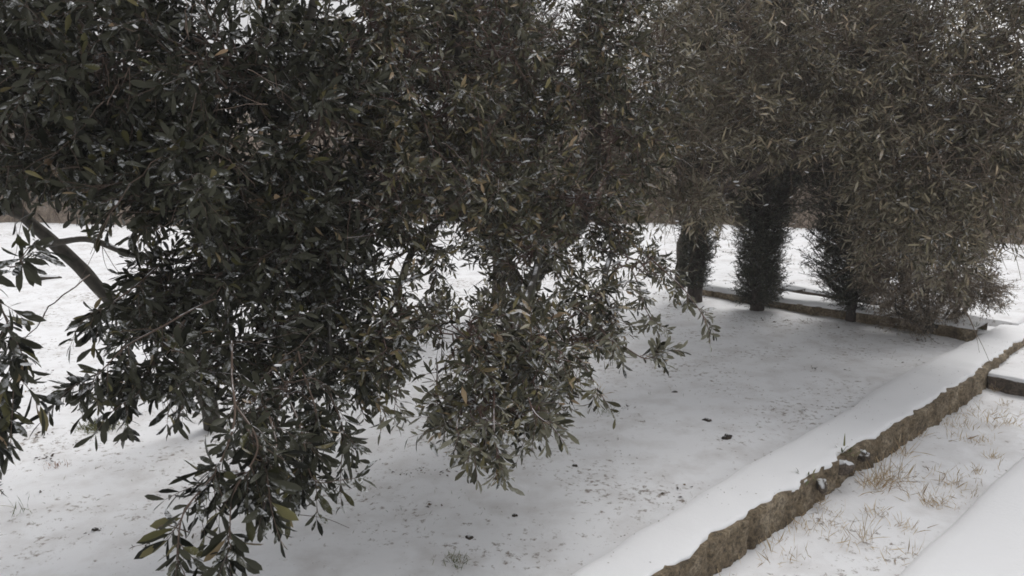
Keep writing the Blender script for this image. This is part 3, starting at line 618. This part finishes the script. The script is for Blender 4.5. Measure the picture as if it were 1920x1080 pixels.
# litter: leaf scraps and crumbs over the bed, gathered in small clumps
b = Bag(); N = 850; s_ = rng.uniform(-1.6, 4.3, N); t_ = .34+rng.random(N)*5.2; q = ST(s_, t_)
w_ = noise(q, 1.1, 31)*.5+.5*noise(q, 4, 32); q = q[w_ > .03]
size = .4+rng.random(len(q))**3*2.0
cnt = (1+size*rng.uniform(0, 7, len(q))).astype(int); sz = np.repeat(size, cnt); q = np.repeat(q, cnt, 0); N = len(q)
q = q+rng.normal(0, 1, (N, 3))*np.array([.018, .018, 0])*sz[:, None]
q[:, 2] = [float(ground_z(a, c))+.005 for a, c in q[:, :2]]
leaves(b, q, unit(rng.normal(size=(N, 3))*np.array([1, 1, .18])), unit(rng.normal(0, .5, (N, 3))+np.array([0, 0, 1.])), (.008+.018*rng.random(N))*(.5+.5*sz), (.004+.006*rng.random(N))*(.5+.5*sz), LEAF_S)
kind(b.obj('leaf_litter', M_lit), 'stuff')
# short dead blades poking through the thin snow of the bed
b = Bag(); N = 2600; s_ = rng.uniform(-1.6, 4.3, N); t_ = .32+rng.random(N)*5.2; q = ST(s_, t_); keep = noise(q, 2.3, 35) > .22; q = q[keep]
q[:, 2] = [float(ground_z(a, c))-.002 for a, c in q[:, :2]]; N = len(q)
leaves(b, q, unit(rng.normal(0, .6, (N, 3))+np.array([0, 0, .6])), unit(rng.normal(size=(N, 3))), rng.uniform(.010, .030, N), np.full(N, .002), LEAF_S)
kind(b.obj('grass_tips', M_green), 'stuff')
b = Bag(); N = 260; s_ = rng.uniform(-.5, 4.5, N); t_ = rng.uniform(.01, .26, N); q = ST(s_, t_, .080)
leaves(b, q, unit(rng.normal(size=(N, 3))*np.array([1, 1, .1])), unit(rng.normal(0, .3, (N, 3))+np.array([0, 0, 1.])), rng.uniform(.003, .012, N), rng.uniform(.002, .005, N), LEAF_S)
kind(b.obj('wall_litter', M_lit), 'stuff')
# clods and single fallen leaves one can point at
for (u, v, r, fl, lab) in [(1362, 823, .013, .8, 'round dark clod on the snow between the wall and the middle tree'), (1325, 787, .015, .4, 'flat dark clod on the snow, upper left of the round dark one'), (1265, 733, .012, .5, 'small brown clod on the snow right of the low green sprig'),
        (880, 1012, .012, .4, 'dark clod on the snow near the bottom middle'), (178, 990, .010, .5, 'small dark clod on the snow at the lower left'), (965, 968, .008, .7, 'tiny dark clod on the snow below the middle boughs'), (1078, 872, .008, .8, 'tiny black clod on the snow right of the lowest middle bough'), (90, 522, .06, .25, 'grey brown mound in the far snow seen through the left gap')]:
    x, y = gpx(u, v); o = rock('clod', (0, 0, 0), r*(1.5 if r > .012 else 1.1), (1.35, .9, 1.1), M_clod, None, int(u), fl, 8); o.location = (x, y, float(ground_z(x, y))+r*.25*fl); tag(o, lab, 'clod')
# bare twig lying in the snow
b = Bag(); pts = [G(520, 962, .012), G(560, 965, .03), G(610, 972, .03), G(655, 990, .012)]; pth = smooth_path(pts, 5); tubes(b, pth[None], np.linspace(.0022, .0009, len(pth))[None], 5)
tag(b.obj('fallen_twig', M_twig), 'thin bare twig lying on the snow right of the lowest left spray', 'twig')
# weeds growing out of the wall joint
for (u, v, h_, n_, lab) in [(1585, 852, .085, 24, 'small dark weed rooted in the wall top beside the snow, upper of two'), (1515, 898, .075, 24, 'small dark weed rooted in the broken wall stretch, lower of two')]:
    q = G(u, v, .055); b = Bag(); d = unit(rng.normal(0, .8, (n_, 3))*np.array([1, 1, .3])+np.array([-.3, .2, .45]))
    leaves(b, rng.normal(0, .014, (n_, 3))*np.array([1.5, 1.5, .3]), d, np.tile([0, 0, 1.], (n_, 1)), h_*rng.uniform(.5, 1.1, n_), np.full(n_, .009), LEAF_M)
    o = b.obj('wall_weed', M_green); o.location = [float(c) for c in q]; tag(o, lab, 'weed')
q = ST(4.42, .33, .10); b = Bag(); leaves(b, rng.normal(0, .02, (26, 3))*np.array([1, 1, .2]), unit(rng.normal(0, .8, (26, 3))+np.array([0, 0, .6])), unit(rng.normal(size=(26, 3))), rng.uniform(.02, .06, 26), np.full(26, .004), LEAF_M)
o = b.obj('wall_weed', M_green); o.location = [float(c) for c in q]; tag(o, 'weed tuft at the corner where the edging wall meets the garden wall', 'weed')


# ------------------------------------------------------------------ thin winter haze
me = bpy.data.meshes.new('haze'); v = [(x, y, z) for z in (-1.2, 9) for y in (-30, 60) for x in (-60, 60)]
me.from_pydata(v, [], [(0, 2, 3, 1), (4, 5, 7, 6), (0, 1, 5, 4), (2, 6, 7, 3), (0, 4, 6, 2), (1, 3, 7, 5)])
hz = bpy.data.objects.new('haze', me); S.collection.objects.link(hz); kind(hz, 'stuff')
m = bpy.data.materials.new('haze_air'); m.use_nodes = True; m.node_tree.nodes.clear()
pv = m.node_tree.nodes.new('ShaderNodeVolumePrincipled'); pv.inputs['Density'].default_value = .005; pv.inputs['Color'].default_value = (.9, .9, .92, 1)
oo = m.node_tree.nodes.new('ShaderNodeOutputMaterial'); m.node_tree.links.new(pv.outputs[0], oo.inputs['Volume']); me.materials.append(m)
